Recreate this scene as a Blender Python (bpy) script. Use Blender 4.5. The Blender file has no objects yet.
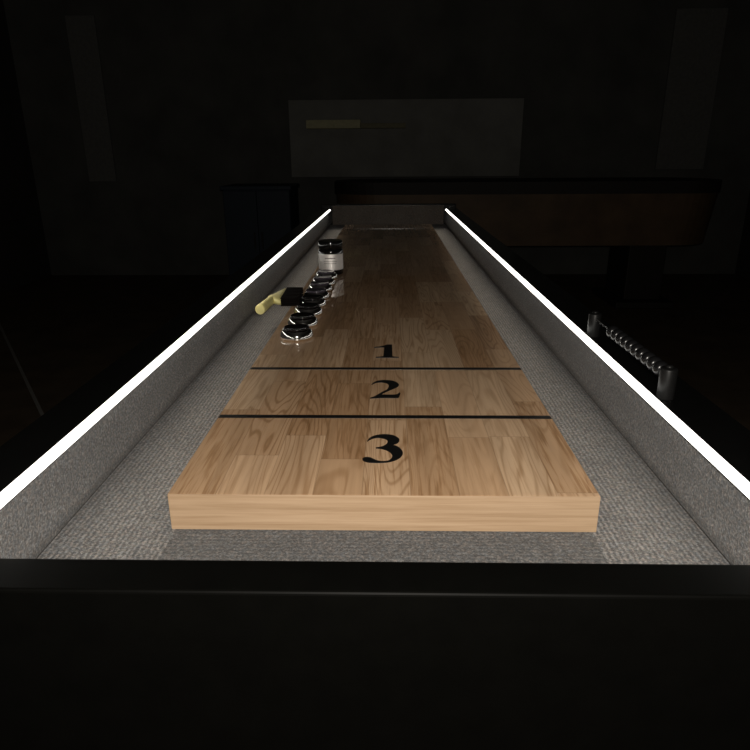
import bpy, bmesh, math, random
from mathutils import Vector, Matrix, Euler
random.seed(7)
S = bpy.context.scene
COL = S.collection
ZB = 0.80                       # height of the playing surface above the floor

# ------------------------------------------------------------------ helpers
def link(name, me, parent=None, mat=None, loc=None, smooth=False):
    o = bpy.data.objects.new(name, me)
    COL.objects.link(o)
    if parent is not None: o.parent = parent
    if mat is not None: me.materials.append(mat)
    if loc is not None: o.location = loc
    if smooth:
        for p in me.polygons: p.use_smooth = True
    return o

def obj(name, bm, mat, parent=None, loc=None, smooth=False):
    bmesh.ops.recalc_face_normals(bm, faces=bm.faces[:])
    me = bpy.data.meshes.new(name)
    bm.to_mesh(me); bm.free()
    return link(name, me, parent, mat, loc, smooth)

def thing(name, label, cat, loc=(0, 0, 0), rz=0, group=None):
    o = bpy.data.objects.new(name, None)
    COL.objects.link(o)
    o.empty_display_size = 0.05
    o.location = loc; o.rotation_euler = (0, 0, rz)
    o['label'] = label; o['category'] = cat
    if group: o['group'] = group
    return o

def structure(name, bm, mat):
    o = obj(name, bm, mat); o['kind'] = 'structure'
    return o

def box(bm, x0, x1, y0, y1, z0, z1, bevel=0.0, seg=2):
    vs = [bm.verts.new((x, y, z)) for x in (x0, x1) for y in (y0, y1) for z in (z0, z1)]
    fs = []
    for idx in ((0, 1, 3, 2), (4, 6, 7, 5), (0, 4, 5, 1), (2, 3, 7, 6), (0, 2, 6, 4), (1, 5, 7, 3)):
        fs.append(bm.faces.new([vs[i] for i in idx]))
    bmesh.ops.recalc_face_normals(bm, faces=fs)
    if bevel > 0:
        es = list({e for f in fs for e in f.edges})
        bmesh.ops.bevel(bm, geom=es, offset=bevel, segments=seg, affect='EDGES', profile=0.5)
    return bm

def nb(*a, **k):
    return box(bmesh.new(), *a, **k)

def prism_y(bm, pts, y0, y1):
    """profile in x,z extruded along y"""
    a = [bm.verts.new((x, y0, z)) for x, z in pts]
    b = [bm.verts.new((x, y1, z)) for x, z in pts]
    n = len(pts)
    bm.faces.new(a); bm.faces.new(b[::-1])
    for i in range(n):
        bm.faces.new((a[i], b[i], b[(i + 1) % n], a[(i + 1) % n]))
    bmesh.ops.recalc_face_normals(bm, faces=bm.faces[:])
    return bm

def lathe(bm, prof, n=48, mat=Matrix()):
    """profile of (r, z); ends with r=0 are closed"""
    rings = []
    for r, z in prof:
        if r < 1e-7:
            rings.append([bm.verts.new(mat @ Vector((0, 0, z)))])
        else:
            rings.append([bm.verts.new(mat @ Vector((r * math.cos(2 * math.pi * k / n), r * math.sin(2 * math.pi * k / n), z))) for k in range(n)])
    for A, B in zip(rings, rings[1:]):
        for k in range(n):
            if len(A) == 1 and len(B) == 1: break
            if len(A) == 1: bm.faces.new((A[0], B[k], B[(k + 1) % n]))
            elif len(B) == 1: bm.faces.new((A[k], A[(k + 1) % n], B[0]))
            else: bm.faces.new((A[k], A[(k + 1) % n], B[(k + 1) % n], B[k]))
    return bm

def axis_matrix(p, d):
    d = Vector(d).normalized()
    return Matrix.Translation(Vector(p)) @ d.to_track_quat('Z', 'Y').to_matrix().to_4x4()

def flat_poly(bm, pts, z, h=0.0006):
    """thin inlay: a traced outline as a slab h thick"""
    top = [bm.verts.new((x, y, z + h)) for x, y in pts]
    bot = [bm.verts.new((x, y, z)) for x, y in pts]
    n = len(pts)
    f = bm.faces.new(top)
    for i in range(n):
        bm.faces.new((bot[i], bot[(i + 1) % n], top[(i + 1) % n], top[i]))
    bmesh.ops.triangulate(bm, faces=[f])
    return bm

def smooth_closed(pts, sharp=(), k=4):
    """Catmull-Rom through a closed outline; indices in sharp stay corners"""
    n = len(pts); out = []
    for i in range(n):
        p0, p1, p2, p3 = (Vector(pts[(i + j) % n]) for j in (-1, 0, 1, 2))
        if i in sharp: p0 = p1
        if (i + 1) % n in sharp: p3 = p2
        for s in range(k):
            t = s / k
            q = 0.5 * ((2 * p1) + (p2 - p0) * t + (2 * p0 - 5 * p1 + 4 * p2 - p3) * t * t + (3 * p1 - p0 - 3 * p2 + p3) * t ** 3)
            out.append((q.x, q.y))
    return out

# ------------------------------------------------------------------ materials
class NT:
    def __init__(s, name):
        s.m = bpy.data.materials.new(name); s.m.use_nodes = True
        s.t = s.m.node_tree; s.p = s.t.nodes['Principled BSDF']
    def n(s, typ, **k):
        nd = s.t.nodes.new(typ)
        for a, v in k.items(): setattr(nd, a, v)
        return nd
    def put(s, sock, v):
        if hasattr(v, 'is_linked') or isinstance(v, bpy.types.NodeSocket): s.t.links.new(v, sock)
        else: sock.default_value = v
    def math(s, op, a, b=0.0, c=None):
        nd = s.n('ShaderNodeMath', operation=op)
        s.put(nd.inputs[0], a); s.put(nd.inputs[1], b)
        if c is not None: s.put(nd.inputs[2], c)
        return nd.outputs[0]
    def comb(s, x, y, z):
        nd = s.n('ShaderNodeCombineXYZ')
        for i, v in enumerate((x, y, z)): s.put(nd.inputs[i], v)
        return nd.outputs[0]
    def noise(s, vec, scale=1.0, detail=4.0, rough=0.55, dist=0.0):
        nd = s.n('ShaderNodeTexNoise')
        s.put(nd.inputs['Vector'], vec)
        nd.inputs['Scale'].default_value = scale; nd.inputs['Detail'].default_value = detail
        nd.inputs['Roughness'].default_value = rough; nd.inputs['Distortion'].default_value = dist
        return nd.outputs['Fac']
    def ramp(s, fac, stops, interp='LINEAR'):
        nd = s.n('ShaderNodeValToRGB'); nd.color_ramp.interpolation = interp
        el = nd.color_ramp.elements
        while len(el) < len(stops): el.new(0.5)
        for e, (p, c) in zip(el, stops):
            e.position = p; e.color = (c[0], c[1], c[2], 1) if not isinstance(c, float) else (c, c, c, 1)
        s.put(nd.inputs[0], fac)
        return nd.outputs[0]
    def mix(s, fac, a, b, mode='MIX'):
        nd = s.n('ShaderNodeMix', data_type='RGBA', blend_type=mode)
        s.put(nd.inputs[0], fac)
        s.put(nd.inputs[6], a if not isinstance(a, tuple) else (*a, 1)); s.put(nd.inputs[7], b if not isinstance(b, tuple) else (*b, 1))
        return nd.outputs[2]
    def xyz(s):
        tc = s.n('ShaderNodeTexCoord'); sp = s.n('ShaderNodeSeparateXYZ')
        s.t.links.new(tc.outputs['Object'], sp.inputs[0])
        return tc.outputs['Object'], sp.outputs[0], sp.outputs[1], sp.outputs[2]
    def bump(s, h, strength, dist):
        nd = s.n('ShaderNodeBump'); nd.inputs['Strength'].default_value = strength; nd.inputs['Distance'].default_value = dist
        s.t.links.new(h, nd.inputs['Height']); s.t.links.new(nd.outputs[0], s.p.inputs['Normal'])
    def set(s, **k):
        for a, v in k.items(): s.put(s.p.inputs[a.replace('_', ' ')], v)
        return s

def plain(name, col, rough=0.5, metal=0.0, var=0.12, scale=40.0, **k):
    m = NT(name); v, x, y, z = m.xyz()
    f = m.noise(v, scale, 3.0)
    a = tuple(c * (1 - var) for c in col); b = tuple(min(1, c * (1 + var)) for c in col)
    m.set(Base_Color=m.ramp(f, [(0.3, a), (0.7, b)]), Roughness=rough, Metallic=metal)
    for kk, vv in k.items(): m.put(m.p.inputs[kk.replace('_', ' ')], vv)
    return m.m

def wood_board():
    m = NT('oak_staves'); v, x, y, z = m.xyz()
    w, l = 0.0465, 0.235
    u = m.math('ADD', m.math('DIVIDE', x, w), 20.42)
    col = m.math('FLOOR', u)
    wn = m.n('ShaderNodeTexWhiteNoise', noise_dimensions='1D'); m.put(wn.inputs['W'], col)
    q = m.math('ADD', m.math('DIVIDE', y, l), m.math('MULTIPLY', wn.outputs['Value'], 9.0))
    row = m.math('FLOOR', q)
    w2 = m.n('ShaderNodeTexWhiteNoise', noise_dimensions='2D'); m.put(w2.inputs['Vector'], m.comb(col, row, 0.0))
    sid = w2.outputs['Value']
    sp = m.n('ShaderNodeSeparateColor'); m.t.links.new(w2.outputs['Color'], sp.inputs[0])
    id2 = sp.outputs[1]; id3 = sp.outputs[2]
    off = m.math('MULTIPLY', sid, 53.0)
    base = m.ramp(sid, [(0.0, (0.40, 0.238, 0.125)), (0.2, (0.47, 0.30, 0.172)), (0.6, (0.57, 0.385, 0.238)), (1.0, (0.62, 0.44, 0.285))])
    # cathedral figure: contour lines of a stretched noise
    na = m.noise(m.comb(m.math('ADD', m.math('MULTIPLY', x, 19.0), off), m.math('ADD', m.math('MULTIPLY', y, 2.0), off), off), 1.0, 2.0, 0.5, 0.25)
    ring = m.math('SINE', m.math('MULTIPLY', na, 125.0))
    ringm = m.ramp(ring, [(0.0, 0.0), (0.45, 0.15), (1.0, 1.0)])
    amt = m.math('MULTIPLY', ringm, m.math('MULTIPLY_ADD', id2, 0.65, 0.12))
    c1 = m.mix(amt, base, m.mix(1.0, base, (0.56, 0.47, 0.36), 'MULTIPLY'))
    # fine straight pores
    nf = m.noise(m.comb(m.math('ADD', m.math('MULTIPLY', x, 260.0), off), m.math('MULTIPLY', y, 11.0), off), 1.0, 3.0, 0.6)
    pore = m.ramp(nf, [(0.48, 0.0), (0.62, 1.0)])
    c2 = m.mix(m.math('MULTIPLY', pore, m.math('MULTIPLY_ADD', id3, 0.70, 0.12)), c1, m.mix(1.0, c1, (0.60, 0.50, 0.38), 'MULTIPLY'))
    nb_ = m.noise(m.comb(m.math('ADD', m.math('MULTIPLY', x, 45.0), off), m.math('MULTIPLY', y, 3.0), off), 1.0, 3.0, 0.6)
    c3 = m.mix(0.55, c2, m.mix(1.0, c2, m.ramp(nb_, [(0.3, (0.72, 0.69, 0.65)), (0.7, (1.22, 1.22, 1.22))]), 'MULTIPLY'))
    # seams
    fx = m.math('ABSOLUTE', m.math('SUBTRACT', m.math('FRACT', u), 0.5))
    fy = m.math('ABSOLUTE', m.math('SUBTRACT', m.math('FRACT', q), 0.5))
    seam = m.math('MAXIMUM', m.math('GREATER_THAN', fx, 0.489), m.math('GREATER_THAN', fy, 0.4975))
    c4 = m.mix(m.math('MULTIPLY', seam, 0.30), c3, (0.14, 0.08, 0.04))
    m.set(Base_Color=c4, Roughness=0.42, Coat_Weight=1.0, Coat_Roughness=0.02, Coat_IOR=1.7)
    m.p.inputs['Specular IOR Level'].default_value = 0.25
    return m.m

def wood_edge():
    m = NT('oak_edge'); v, x, y, z = m.xyz()
    f = m.noise(m.comb(m.math('MULTIPLY', x, 5.0), m.math('MULTIPLY', y, 40.0), m.math('MULTIPLY', z, 190.0)), 1.0, 4.0, 0.6, 0.3)
    g = m.noise(m.comb(m.math('MULTIPLY', x, 14.0), m.math('MULTIPLY', y, 40.0), m.math('MULTIPLY', z, 700.0)), 1.0, 3.0, 0.6)
    c = m.ramp(f, [(0.28, (0.28, 0.185, 0.106)), (0.5, (0.375, 0.26, 0.162)), (0.75, (0.44, 0.316, 0.206))])
    c = m.mix(m.ramp(g, [(0.5, 0.0), (0.75, 0.45)]), c, (0.24, 0.145, 0.075))
    m.set(Base_Color=c, Roughness=0.5)
    return m.m

def carpet(name, axis, rib=1.0, shade=1.0, tint=None):
    m = NT(name); v, x, y, z = m.xyz()
    a, b = (x, y) if axis == 'y' else (y, x)     # ribs run along b
    wob = m.noise(v, 90.0, 2.0)
    ph = m.math('ADD', m.math('MULTIPLY', a, 2 * math.pi / 0.0052), m.math('MULTIPLY', wob, 2.4))
    r = m.math('MULTIPLY_ADD', m.math('SINE', ph), 0.5, 0.5)
    n1 = m.noise(v, 430.0, 2.0, 0.7)
    n2 = m.noise(v, 240.0, 2.0, 0.6)
    n3 = m.noise(v, 14.0, 2.0, 0.6)
    hgt = m.math('ADD', m.math('MULTIPLY', r, 0.38 * rib), m.math('MULTIPLY_ADD', n1, 2.5, -0.98))
    c = m.ramp(hgt, [(0.05, tuple(shade * q for q in (0.052, 0.052, 0.053))), (0.5, tuple(shade * q for q in (0.150, 0.147, 0.143))), (0.95, tuple(shade * q for q in (0.33, 0.32, 0.31)))])
    c = m.mix(0.55, c, m.mix(1.0, c, m.ramp(n2, [(0.35, (0.82, 0.94, 1.12)), (0.5, (1, 1, 1)), (0.65, (1.18, 0.97, 0.88))]), 'MULTIPLY'))
    c = m.mix(0.5, c, m.mix(1.0, c, m.ramp(n3, [(0.3, (0.8, 0.8, 0.8)), (0.7, (1.15, 1.15, 1.15))]), 'MULTIPLY'))
    if tint: c = m.mix(1.0, c, tint, 'MULTIPLY')
    m.set(Base_Color=c, Roughness=0.95, Sheen_Weight=0.15, Sheen_Roughness=0.6)
    m.p.inputs['Specular IOR Level'].default_value = 0.1
    m.bump(hgt, 0.6, 0.0015)
    return m.m

def emissive(name, col, strength):
    m = NT(name); v, x, y, z = m.xyz()
    c = m.ramp(m.noise(v, 3.0, 1.0), [(0.3, tuple(q * 0.99 for q in col)), (0.7, col)])
    m.set(Base_Color=(0.8, 0.8, 0.78, 1), Roughness=0.4, Emission_Color=c, Emission_Strength=strength)
    return m.m

M_BOARD = wood_board(); M_EDGE = wood_edge()
M_CARP_Y = carpet('ribbed_carpet_lengthwise', 'y', 1.0, 0.72)
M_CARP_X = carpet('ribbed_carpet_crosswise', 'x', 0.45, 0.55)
M_CARP_W = carpet('cabinet_wall_carpet', 'y', 0.45, 0.90)
M_CARP_E = carpet('lit_far_end_carpet', 'x', 0.45, 1.45, (1.0, 0.88, 0.76))  # paler, warmer copy of the carpet: warm strip light put into its colour
M_BLACK = plain('black_lacquer', (0.0030, 0.0030, 0.0028), 0.20, Specular_IOR_Level=0.4)
M_BLACKM = plain('black_satin', (0.0013, 0.0013, 0.0011), 0.5, Specular_IOR_Level=0.04)
M_INK = plain('black_paint', (0.0022, 0.0017, 0.0014), 0.5)
M_LED = emissive('led_diffuser', (1.0, 0.98, 0.91), 2.8)
M_CHROME = plain('polished_chrome', (0.90, 0.88, 0.84), 0.09, 1.0, 0.02)
M_CAPB = plain('black_puck_cap', (0.006, 0.005, 0.005), 0.12)
M_CAPP = plain('smoky_purple_puck_cap', (0.060, 0.052, 0.066), 0.16)
M_LABEL = plain('white_pearl_label', (0.90, 0.86, 0.83), 0.48, 0.75, 0.03)
M_PRINT = plain('grey_label_print', (0.30, 0.27, 0.26), 0.7)
M_LID = plain('black_glossy_lid', (0.006, 0.006, 0.006), 0.10)
M_HANDLE = plain('pale_yellow_wood', (0.68, 0.62, 0.27), 0.4, 0, 0.12, 60)
M_BRIST = plain('dark_bristles', (0.005, 0.0035, 0.003), 0.85, 0, 0.5, 600, Specular_IOR_Level=0.1)
M_POST = plain('black_plastic_post', (0.006, 0.006, 0.006), 0.42, Specular_IOR_Level=0.2)
M_BEAD = plain('black_plastic_bead', (0.006, 0.006, 0.0064), 0.25, Specular_IOR_Level=0.35)
M_ROD = plain('steel_rod', (0.30, 0.30, 0.30), 0.25, 1.0)

# ------------------------------------------------------------------ the shuffleboard table
T = thing('shuffleboard_table', 'long shuffleboard table with oak playing board, grey carpet gutters and glowing white light strips', 'table', (0, 0, 0))
DR = 0.0045                       # the right rail sits a little further in than the left
X_IN, X_OUT = 0.2968, 0.360
Y_F0, Y_F1 = 0.342, 0.378        # near end rail
Y_E0, Y_E1 = 3.430, 3.495        # far end rail
GF = ZB - 0.0386                  # gutter floor
RT = ZB + 0.0485                  # top of the black side rails
BOT = ZB - 0.26
Y_S = 3.212                       # far end of the light strips
D0, D1, HW = 0.5195, 3.036, 0.205

# black cabinet
for s in (-1, 1):
    bm = bmesh.new()
    prism_y(bm, [(s * 0.326, BOT), (s * 0.326, RT - 0.0035), (s * X_IN - (DR if s > 0 else 0), RT - 0.0035), (s * X_IN - (DR if s > 0 else 0), RT), (s * (X_OUT - 0.002), RT), (s * X_OUT, RT - 0.002), (s * X_OUT, BOT)], Y_F1, Y_E0)
    obj('side_rail', bm, M_BLACK, T)
bm = nb(-X_OUT, X_OUT, Y_F0, Y_F1, BOT, ZB + 0.030, 0.0025, 3)
er = obj('end_rail', bm, M_BLACKM, T)
bm = nb(-X_OUT, X_OUT, Y_E0 + 0.008, Y_E1, BOT, ZB + 0.066, 0.003, 3)
obj('end_rail', bm, M_BLACK, T)
obj('bottom_panel', nb(-0.325, 0.325, Y_F1 + 0.0005, Y_E0 + 0.007, BOT + 0.01, GF - 0.006), M_BLACKM, T)
for sx in (-1, 1):
    for yy in (0.55, 3.05):
        bm = bmesh.new()
        a = [(-0.055, -0.055), (0.055, -0.055), (0.055, 0.055), (-0.055, 0.055)]
        lo = [bm.verts.new((sx * 0.25 + 0.8 * p, yy + 0.8 * q, 0.0)) for p, q in a]
        hi = [bm.verts.new((sx * 0.25 + p, yy + q, BOT + 0.0102)) for p, q in a]
        bm.faces.new(lo[::-1]); bm.faces.new(hi)
        for i in range(4): bm.faces.new((lo[i], lo[(i + 1) % 4], hi[(i + 1) % 4], hi[i]))
        bmesh.ops.bevel(bm, geom=bm.edges[:], offset=0.004, segments=2, affect='EDGES')
        obj('leg', bm, M_BLACKM, T)

# carpet: gutter floors and the padded inner walls
for s in (-1, 1):
    obj('gutter_carpet', nb(min(s * 0.2, s * 0.3255), max(s * 0.2, s * 0.3255), Y_F1 + 0.0005, Y_E0, GF - 0.006, GF), M_CARP_Y, T)
obj('gutter_carpet', nb(-0.1995, 0.1995, Y_F1 + 0.0005, D0 + 0.02, GF - 0.006, GF), M_CARP_X, T)
obj('gutter_carpet', nb(-0.1995, 0.1995, D1 - 0.02, Y_E0, GF - 0.006, GF), M_CARP_X, T)
for s in (-1, 1):
    # the inner wall leans out towards its foot, with a soft cove at the gutter
    prof = [(0.2985, RT - 0.0038), (0.2995, RT - 0.030), (0.3015, GF + 0.022), (0.3040, GF + 0.010), (0.3095, GF + 0.003), (0.3185, GF + 0.0003), (0.3255, GF + 0.0003), (0.3255, RT - 0.0038)]
    bm = bmesh.new(); prism_y(bm, [(s * a - (DR if s > 0 and a < 0.32 else 0), b) for a, b in prof], Y_F1 + 0.0005, Y_E0)
    obj('wall_carpet', bm, M_CARP_W, T)
obj('wall_carpet', nb(-0.2995, 0.2945, Y_E0 + 0.0005, Y_E0 + 0.0078, GF + 0.0005, ZB + 0.060), M_CARP_E, T)

# light strips: a frosted half-round tube with rounded ends in a slim channel, lying on the inner edge of each side rail
for s in (-1, 1):
    x0 = s * 0.2925 - (DR if s > 0 else 0); r = 0.0047
    ch = obj('led_strip_channel', nb(x0 + min(s * 0.0010, s * 0.0075), x0 + max(s * 0.0010, s * 0.0075), Y_F1 + 0.002, Y_S, RT + 0.0002, RT + 0.0018), M_BLACKM, T)
    prof = [(0, 0)] + [(r * math.sin(a), r - r * math.cos(a)) for a in [math.pi / 2 * k / 6 for k in range(1, 7)]]
    Ls = Y_S - (Y_F1 + 0.003)
    prof += [(r * math.cos(a), Ls - r + r * math.sin(a)) for a in [math.pi / 2 * k / 6 for k in range(0, 6)]] + [(0, Ls)]
    bm = lathe(bmesh.new(), prof, 20, axis_matrix((x0, Y_F1 + 0.003, RT + 0.0062), (0, 1, 0)))
    o = obj('light_strip', bm, M_LED, T, smooth=True)
    o['label'] = 'glowing white light strip along the %s rail' % ('left' if s < 0 else 'right')

# playing board
bd = obj('playing_board', nb(-HW, HW, D0 + 0.0016, D1, GF + 0.0003, ZB), M_BOARD, T)
bd['label'] = 'oak stave playing board'
fe = obj('front_edge', nb(-HW, HW, D0, D0 + 0.0015, GF + 0.0003, ZB, 0.0005, 2), M_EDGE, bd)
fe['label'] = 'pale oak edge band'
for yy in (0.7095, 0.8955):
    obj('score_line', nb(-HW + 0.0006, HW - 0.0006, yy - 0.0046, yy + 0.0046, ZB + 0.00005, ZB + 0.0006), M_INK, bd)

THREE = [(-0.0185, 0.6389), (-0.0157, 0.6478), (-0.0108, 0.6537), (-0.0035, 0.6573), (0.0039, 0.6578), (0.0113, 0.655), (0.0163, 0.6492), (0.018, 0.6432), (0.0173, 0.6375), (0.0147, 0.633), (0.0101, 0.6298), (0.0151, 0.6266), (0.019, 0.6202), (0.0213, 0.6114), (0.0204, 0.6037), (0.0173, 0.5971), (0.0126, 0.5919), (0.0067, 0.5883), (0.0, 0.5865), (-0.0084, 0.5862), (-0.0151, 0.587), (-0.0198, 0.5897), (-0.0218, 0.5934), (-0.0214, 0.5971), (-0.0185, 0.5994), (-0.0138, 0.5987), (-0.0094, 0.5946), (-0.0051, 0.5913), (-0.0, 0.5903), (0.005, 0.5914), (0.0084, 0.5955), (0.0097, 0.6017), (0.0089, 0.6074), (0.0063, 0.6126), (0.0028, 0.6165), (-0.0021, 0.6194), (-0.0084, 0.6208), (-0.0081, 0.6232), (-0.003, 0.6248), (0.0014, 0.6285), (0.004, 0.6333), (0.0047, 0.6389), (0.0031, 0.6437), (-0.0006, 0.6464), (-0.0061, 0.6479), (-0.0115, 0.6463), (-0.0155, 0.6425), (-0.0178, 0.6387)]
TWO = [(-0.0187, 0.8253), (-0.0153, 0.8341), (-0.0097, 0.8406), (-0.0031, 0.8432), (0.0046, 0.8432), (0.0113, 0.8407), (0.0169, 0.8343), (0.0199, 0.8255), (0.0191, 0.8187), (0.0158, 0.812), (0.0102, 0.8054), (0.0047, 0.7989), (-0.0007, 0.7917), (-0.0043, 0.7856), (0.0047, 0.785), (0.0128, 0.7855), (0.0173, 0.7875), (0.0201, 0.7934), (0.0215, 0.7926), (0.0207, 0.7838), (0.019, 0.7744), (0.0154, 0.7727), (0.003, 0.7729), (-0.0076, 0.7723), (-0.0191, 0.7708), (-0.0192, 0.7737), (-0.014, 0.7781), (-0.0088, 0.7861), (-0.0035, 0.795), (0.0029, 0.8041), (0.0051, 0.812), (0.0056, 0.8214), (0.0037, 0.8282), (-0.0001, 0.8323), (-0.0058, 0.8336), (-0.0115, 0.8322), (-0.0152, 0.8286), (-0.0181, 0.8242)]
ONE = [(-0.0190, 1.0085), (-0.0116, 1.0115), (-0.0036, 1.0165), (0.0030, 1.0235), (0.0111, 1.0235), (0.0115, 0.9575), (0.0139, 0.9552), (0.0212, 0.9540), (0.0216, 0.9500), (0.0139, 0.9497), (-0.0091, 0.9497), (-0.0152, 0.9500), (-0.0150, 0.9540), (-0.0074, 0.9552), (-0.0030, 0.9575), (-0.0024, 1.0070), (-0.0100, 1.0062), (-0.0188, 1.0050)]
for pts, sharp, nm in ((THREE, (0, 10, 36, 37, 47), 'three'), (TWO, (0, 13, 17, 18, 24, 25, 37), 'two'), (ONE, tuple(range(len(ONE))), 'one')):
    o = obj('numeral', flat_poly(bmesh.new(), smooth_closed(pts, sharp, 4), ZB + 0.00005), M_INK, bd)
    o['label'] = 'black painted numeral ' + nm

# ------------------------------------------------------------------ pucks in a row
POS = [(-0.1582, 1.068), (-0.1592, 1.156), (-0.1592, 1.242), (-0.1596, 1.322), (-0.1598, 1.399), (-0.1602, 1.484), (-0.1606, 1.562), (-0.1608, 1.642)]
PL = ['black-topped chrome puck at the near end of the row, beside the numeral one',
      'black-topped chrome puck second from the near end of the row',
      'black-topped chrome puck third from the near end, just in front of the brush',
      'black-topped chrome puck fourth from the near end, beside the dark brush bristles',
      'smoky-topped chrome puck nearest the camera among the four smoky ones',
      'smoky-topped chrome puck third from the white-labelled jar',
      'smoky-topped chrome puck second from the white-labelled jar',
      'smoky-topped chrome puck at the far end, touching distance from the white-labelled jar']
def make_puck(label, cap_mat):
    t = thing('shuffleboard_puck', label, 'puck', group='chrome pucks in a row on the board')
    prof = [(0.0, 0.0004), (0.0270, 0.0004), (0.0284, 0.0009), (0.0291, 0.0020)]
    for k in range(13):                                # gently barrelled flank
        a = math.radians(1 + 30 * k / 12)
        prof.append((0.0293 - 0.022 * (1 - math.cos(a)), 0.0030 + 0.021 * math.sin(a)))
    r0_, z0_ = prof[-1]
    for k in range(1, 6):                              # shoulder
        a = math.radians(31 + 50 * k / 5)
        prof.append((r0_ - 0.0042 * (math.cos(math.radians(31)) - math.cos(a)), z0_ + 0.0042 * (math.sin(a) - math.sin(math.radians(31)))))
    prof += [(0.0208, 0.0164), (0.0, 0.0160)]
    obj('weight', lathe(bmesh.new(), prof, 64), M_CHROME, t, smooth=True)
    cp = [(0.0, 0.0162), (0.0206, 0.0166), (0.0224, 0.0172), (0.0228, 0.0186), (0.0222, 0.0200), (0.0210, 0.0204), (0.0190, 0.0198), (0.0120, 0.0190), (0.0, 0.0188)]
    obj('cap', lathe(bmesh.new(), cp, 56), cap_mat, t, smooth=True)
    return t
def dup(root, loc, rz, label):
    r = root.copy(); COL.objects.link(r); r.location = loc; r.rotation_euler = (0, 0, rz); r['label'] = label
    for ch in list(root.children):
        c = ch.copy(); COL.objects.link(c); c.parent = r
    return r
pa = make_puck(PL[0], M_CAPB); pa.location = (*POS[0], ZB)
for i in (1, 2, 3): dup(pa, (*POS[i], ZB), 0.4 * i, PL[i])
pb = make_puck(PL[4], M_CAPP); pb.location = (*POS[4], ZB)
for i in (5, 6, 7): dup(pb, (*POS[i], ZB), 0.4 * i, PL[i])

# ------------------------------------------------------------------ jar
J = thing('labelled_jar', 'glossy black round jar with a white paper label standing behind the pucks', 'jar', (-0.1540, 1.7135, ZB))
R = 0.0332
prof = [(0.0, 0.0004), (0.029, 0.0004), (0.0315, 0.0012), (R, 0.0040), (R, 0.0640), (R - 0.0008, 0.0672), (R - 0.0026, 0.0692), (0.028, 0.0700), (0.0, 0.0700)]
obj('jar_body', lathe(bmesh.new(), prof, 72), M_LID, J, smooth=True)
lab = obj('paper_label', lathe(bmesh.new(), [(R + 0.0001, 0.0150), (R + 0.0005, 0.0150), (R + 0.0005, 0.0575), (R + 0.0001, 0.0575), (R + 0.0001, 0.0150)], 72), M_LABEL, J)
for zz, hw_, hh in ((0.0470, 0.42, 0.0014), (0.0385, 0.55, 0.0006), (0.0330, 0.50, 0.0006)):
    bm = bmesh.new()
    A = [-math.pi / 2 + 0.03 + (k / 10 * 2 - 1) * hw_ for k in range(11)]
    rr = R + 0.0008
    lo = [bm.verts.new((rr * math.cos(a), rr * math.sin(a), zz - hh)) for a in A]
    hi = [bm.verts.new((rr * math.cos(a), rr * math.sin(a), zz + hh)) for a in A]
    for k in range(10): bm.faces.new((lo[k], lo[k + 1], hi[k + 1], hi[k]))
    obj('printed_line', bm, M_PRINT, lab)
obj('lid', lathe(bmesh.new(), [(0, 0.0702), (0.0318, 0.0702), (0.0326, 0.0710), (0.0326, 0.0880), (0.0318, 0.0900), (0.0300, 0.0910), (0.0280, 0.0908), (0.012, 0.0900), (0, 0.0900)], 72), M_LID, J, smooth=True)

# ------------------------------------------------------------------ dusting brush lying across the left gutter edge
BR = thing('dusting_brush', 'yellow wooden dusting brush with dark bristles hanging over the left gutter', 'brush', (0, 0, ZB))
zc = 0.0118
A0 = Vector((-0.2345, 1.300, zc)); B0 = Vector((-0.2390, 1.428, zc))   # the wooden head, near end to far end
dv = (B0 - A0).normalized(); nv = Vector((dv.y, -dv.x, 0))             # nv points to the bristles
bm = bmesh.new()
mid = (A0 + B0) / 2 - dv * 0.010
hdir = Vector((-0.024, -0.105, -0.006)).normalized()
# flared head: cross-sections from the handle root out to the bristle line
secs = [(mid - nv * 0.020 + dv * -0.030, 0.011, 0.0088), (mid - nv * 0.012 + dv * -0.016, 0.020, 0.0088), (mid - nv * 0.005 + dv * -0.004, 0.042, 0.0090), ((A0 + B0) / 2 + nv * 0.004, 0.064, 0.0092), ((A0 + B0) / 2 + nv * 0.009, 0.064, 0.0088)]
rings = []
for c, h, t in secs:
    ring = []
    for k in range(20):
        a = 2 * math.pi * k / 20
        ca, sa = math.cos(a), math.sin(a)
        e = 0.6
        ring.append(bm.verts.new(c + dv * (h * math.copysign(abs(ca) ** e, ca)) + Vector((0, 0, t * math.copysign(abs(sa) ** e, sa)))))
    rings.append(ring)
for P, Q in zip(rings, rings[1:]):
    for k in range(20): bm.faces.new((P[k], P[(k + 1) % 20], Q[(k + 1) % 20], Q[k]))
bm.faces.new(rings[0]); bm.faces.new(rings[-1])
obj('brush_head', bm, M_HANDLE, BR, smooth=True)
hs = mid - nv * 0.012 - dv * 0.016; he = Vector((-0.2575, 1.238, zc - 0.001))
L = (he - hs).length
hd_ = obj('handle', lathe(bmesh.new(), [(0, 0), (0.0088, 0.0), (0.0092, 0.012), (0.0096, L * 0.4), (0.0104, L * 0.85), (0.0104, L - 0.002), (0.0096, L - 0.0004), (0, L)], 28, axis_matrix(hs, he - hs)), M_HANDLE, BR, smooth=True)
for p in hd_.data.polygons:
    if abs(p.normal.dot((he - hs).normalized())) > 0.9: p.use_smooth = False
bm = bmesh.new()
c0 = A0 + nv * 0.0088 + dv * 0.004; n = 52
for k in range(n):
    for j in range(4):
        p = c0 + dv * (0.120 * (k + 0.5 * (j % 2)) / n) + Vector((0, 0, -0.0072 + 0.0048 * j))
        q = p + nv * (0.036 + random.uniform(-0.002, 0.002)) + dv * random.uniform(-0.001, 0.001) + Vector((0, 0, random.uniform(-0.0008, 0.0008)))
        q.z = max(q.z, 0.0022)
        lathe(bm, [(0, 0), (0.0017, 0), (0.0013, (q - p).length), (0, (q - p).length)], 6, axis_matrix(p, q - p))
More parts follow.
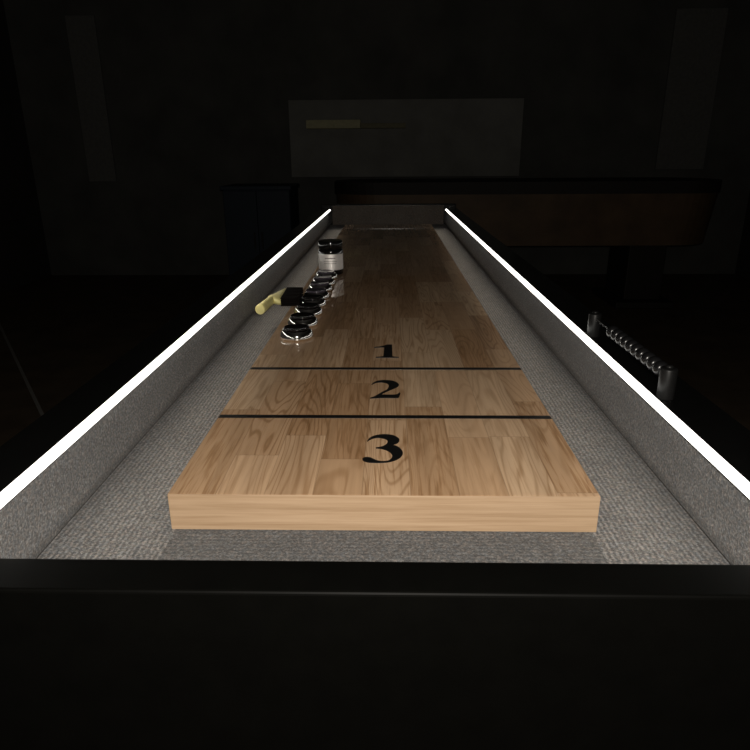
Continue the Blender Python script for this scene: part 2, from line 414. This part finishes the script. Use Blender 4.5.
obj('bristles', bm, M_BRIST, BR)

# ------------------------------------------------------------------ abacus scorer on the right rail
SC = thing('abacus_scorer', 'black bead scorer with two round posts on the right rail', 'scorer', (0, 0, RT))
NP = Vector((0.3120, 0.652, 0)); FP = Vector((0.3100, 0.905, 0))
for P in (NP, FP):
    p = obj('post', lathe(bmesh.new(), [(0, 0.0002), (0.0088, 0.0002), (0.0092, 0.001), (0.0092, 0.0335), (0.0086, 0.0350), (0.0070, 0.0355), (0, 0.0355)], 40), M_POST, SC, P, smooth=True)
    obj('cap_screw', lathe(bmesh.new(), [(0, 0.0352), (0.0042, 0.0352), (0.0042, 0.0372), (0.0030, 0.0384), (0, 0.0386)], 24), M_POST, p, smooth=True)
zr = 0.0275
ra = NP + Vector((0, 0.009, zr)); rb = FP + Vector((0, -0.009, zr))
obj('rod', lathe(bmesh.new(), [(0, 0), (0.0016, 0), (0.0016, (rb - ra).length), (0, (rb - ra).length)], 12, axis_matrix(ra, rb - ra)), M_ROD, SC, smooth=True)
nbd = 10; ax = (rb - ra).normalized()
bp = [(0.0018, -0.0066)] + [(0.0040 + 0.0050 * math.cos(math.radians(a)), 0.0066 * math.sin(math.radians(a))) for a in range(-80, 81, 20)] + [(0.0018, 0.0066)]
first = None
for k in range(nbd):
    pos = ra + ax * (0.011 + k * 0.0172)
    if first is None:
        first = obj('bead', lathe(bmesh.new(), bp, 32, axis_matrix((0, 0, 0), ax)), M_BEAD, SC, pos, smooth=True)
    else:
        b = first.copy(); COL.objects.link(b); b.parent = SC; b.location = pos

# ------------------------------------------------------------------ the dim room
M_WALL = plain('dark_wall_paint', (0.11, 0.11, 0.10), 0.9, 0, 0.2, 3)
M_WALLP = plain('grey_wall_panel', (0.27, 0.27, 0.25), 0.9, 0, 0.15, 4)
M_SIDE = plain('dark_side_wall', (0.05, 0.046, 0.04), 0.9, 0, 0.2, 3)
M_FLOOR = plain('dark_brown_floor', (0.11, 0.080, 0.052), 0.6, 0, 0.25, 5)
M_CEIL = plain('dark_ceiling', (0.05, 0.05, 0.05), 0.9, 0, 0.1, 3)
RX, RY0, RY1, RZ = 3.4, -2.0, 6.2, 2.7
structure('floor', nb(-RX, RX, RY0, RY1, -0.1, 0.0), M_FLOOR)
structure('ceiling', nb(-RX, RX, RY0, RY1, RZ, RZ + 0.1), M_CEIL)
structure('wall_back', nb(-RX, RX, RY1, RY1 + 0.1, 0, RZ), M_WALL)
structure('wall_front', nb(-RX, RX, RY0 - 0.1, RY0, 0, RZ), M_WALL)
structure('wall_left', nb(-RX - 0.1, -RX, RY0, RY1, 0, RZ), M_SIDE)
structure('wall_right', nb(RX, RX + 0.1, RY0, RY1, 0, RZ), M_SIDE)
structure('trim_1', nb(-0.92, 1.22, RY1 - 0.03, RY1, 0.93, 1.60, 0.004), M_WALLP)          # paler panel on the back wall
structure('trim_2', nb(2.48, 2.92, RY1 - 0.03, RY1, 0.98, 2.3, 0.004), plain('dim_panel', (0.17, 0.17, 0.16), 0.9))

structure('trim_3', nb(-2.86, -2.60, RY1 - 0.03, RY1, 0.90, 2.3, 0.004), plain('dim_panel_left', (0.18, 0.18, 0.17), 0.9))
bmf = bmesh.new()
for (xa, ya, xb, yb) in ((-2.90, 4.43, -1.40, 2.35),):
    d = (Vector((xb, yb, 0)) - Vector((xa, ya, 0))).normalized(); nn = Vector((-d.y, d.x, 0)) * 0.008
    P = [Vector((xa, ya, 0)) - nn, Vector((xb, yb, 0)) - nn, Vector((xb, yb, 0)) + nn, Vector((xa, ya, 0)) + nn]
    lo_ = [bmf.verts.new(p + Vector((0, 0, 0.0002))) for p in P]; hi_ = [bmf.verts.new(p + Vector((0, 0, 0.004))) for p in P]
    bmf.faces.new(hi_)
    for k in range(4): bmf.faces.new((lo_[k], lo_[(k + 1) % 4], hi_[(k + 1) % 4], hi_[k]))
structure('trim_4', bmf, plain('grey_floor_strip', (0.28, 0.27, 0.25), 0.6))

# narrow pale strip high on the back wall
hs_ = thing('wall_shelf', 'narrow dull olive shelf on the dark back wall above the far end', 'shelf', (-0.31, RY1 - 0.12, 1.375))
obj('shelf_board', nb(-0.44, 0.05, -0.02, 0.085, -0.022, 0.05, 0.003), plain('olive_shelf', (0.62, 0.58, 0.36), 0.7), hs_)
obj('shelf_board', nb(0.052, 0.46, 0.0, 0.085, -0.022, 0.02, 0.003), plain('shaded_olive_shelf', (0.26, 0.24, 0.15), 0.7), hs_)  # same olive, darkened in the colour for the part out of the light

# long brown table standing crosswise beyond the far end
BT = thing('long_table', 'long dark brown table with a rounded end standing crosswise beyond the shuffleboard table', 'table', (0.75, 5.0, 0))
def stadium(x0, x1, yh, r, n=10):
    pts = []
    for cx_, cy_, a0 in ((x1 - r, -yh + r, -90), (x1 - r, yh - r, 0), (x0 + r, yh - r, 90), (x0 + r, -yh + r, 180)):
        for k in range(n + 1):
            a = math.radians(a0 + 90 * k / n); pts.append((cx_ + r * math.cos(a), cy_ + r * math.sin(a)))
    return pts
def slab(pts, z0, z1, shrink=1.0):
    bm = bmesh.new()
    lo_ = [bm.verts.new((x * shrink, y * shrink, z0)) for x, y in pts]; hi_ = [bm.verts.new((x, y, z1)) for x, y in pts]
    bm.faces.new(lo_[::-1]); bm.faces.new(hi_)
    for k in range(len(pts)): bm.faces.new((lo_[k], lo_[(k + 1) % len(pts)], hi_[(k + 1) % len(pts)], hi_[k]))
    return bm
M_BROWN = plain('dark_brown_veneer', (0.105, 0.064, 0.032), 0.6, 0, 0.25, 6)
M_BDARK = plain('near_black_table_edge', (0.016, 0.013, 0.010), 0.7)
tp = obj('table_top', slab(stadium(-1.16, 1.70, 0.42, 0.36), 0.852, 0.935), M_BDARK, BT)
obj('apron', slab(stadium(-1.15, 1.69, 0.41, 0.35), 0.49, 0.8518, 0.97), M_BROWN, BT)
for xx in (-0.75, 1.2):
    bm = nb(xx - 0.14, xx + 0.14, -0.22, 0.22, 0.05, 0.4898, 0.01)
    box(bm, xx - 0.22, xx + 0.22, -0.3, 0.3, 0.0, 0.0498, 0.008)
    obj('leg', bm, M_BDARK, BT)

# dark navy cabinet at the back, left of the table
NC = thing('storage_cabinet', 'low dark navy cabinet at the back of the room, left of the table end', 'cabinet', (-1.03, 5.25, 0))
M_NAVY = plain('dark_navy_paint', (0.010, 0.020, 0.036), 0.6)
obj('carcass', nb(-0.26, 0.26, -0.22, 0.25, 0.06, 0.87, 0.004), M_NAVY, NC)
obj('top_panel', nb(-0.275, 0.275, -0.255, 0.26, 0.8702, 0.90, 0.004), M_NAVY, NC)
obj('plinth', nb(-0.25, 0.25, -0.20, 0.24, 0.0, 0.0598), M_BDARK, NC)
for sx in (-1, 1):
    d = obj('door', nb(min(sx * 0.002, sx * 0.258), max(sx * 0.002, sx * 0.258), -0.242, -0.2202, 0.075, 0.862, 0.003), M_NAVY, NC)
    obj('handle', nb(sx * 0.03 - 0.006, sx * 0.03 + 0.006, -0.258, -0.2422, 0.42, 0.55, 0.003), M_BDARK, d)

# ------------------------------------------------------------------ camera and light
F, PITCH, YAW, ROLL, CXX, CZ = 623.97, 0.33549, 0.024309, -0.0063418, 0.0064778, 0.3022756
f = Vector((-math.sin(YAW) * math.cos(PITCH), math.cos(YAW) * math.cos(PITCH), -math.sin(PITCH)))
r = Vector((math.cos(YAW), math.sin(YAW), 0)); u = r.cross(f)
r2 = math.cos(ROLL) * r + math.sin(ROLL) * u; u2 = -math.sin(ROLL) * r + math.cos(ROLL) * u
cam = bpy.data.cameras.new('camera'); co = bpy.data.objects.new('camera', cam); COL.objects.link(co)
mw = Matrix((r2, u2, -f)).transposed().to_4x4(); mw.translation = (CXX, 0, ZB + CZ)
co.matrix_world = mw
cam.sensor_width = 36; cam.lens = F * 36 / 750; cam.clip_start = 0.01
S.camera = co

ld = bpy.data.lights.new('camera_flash', 'POINT'); ld.energy = 28.5; ld.color = (1.0, 0.93, 0.835); ld.shadow_soft_size = 0.018
lo = bpy.data.objects.new('camera_flash', ld); COL.objects.link(lo); lo.location = (CXX + 0.01, -0.01, ZB + CZ + 0.04)
for s in (-1, 1):
    a = bpy.data.lights.new('strip_light', 'AREA'); a.shape = 'RECTANGLE'; a.size = 0.004; a.size_y = Y_S - Y_F1 - 0.02
    a.energy = 0.34; a.color = (1.0, 0.88, 0.70); a.spread = math.radians(85)
    o = bpy.data.objects.new('strip_light', a); COL.objects.link(o)
    o.location = (s * 0.2850 - (DR if s > 0 else 0), (Y_S + Y_F1) / 2, RT + 0.001)
    o.rotation_euler = (0, s * math.radians(26), 0)

w = bpy.data.worlds.new('world'); S.world = w; w.use_nodes = True
w.node_tree.nodes['Background'].inputs[0].default_value = (0.0, 0.0, 0.0, 1)
S.view_settings.view_transform = 'Standard'
S.view_settings.look = 'None'
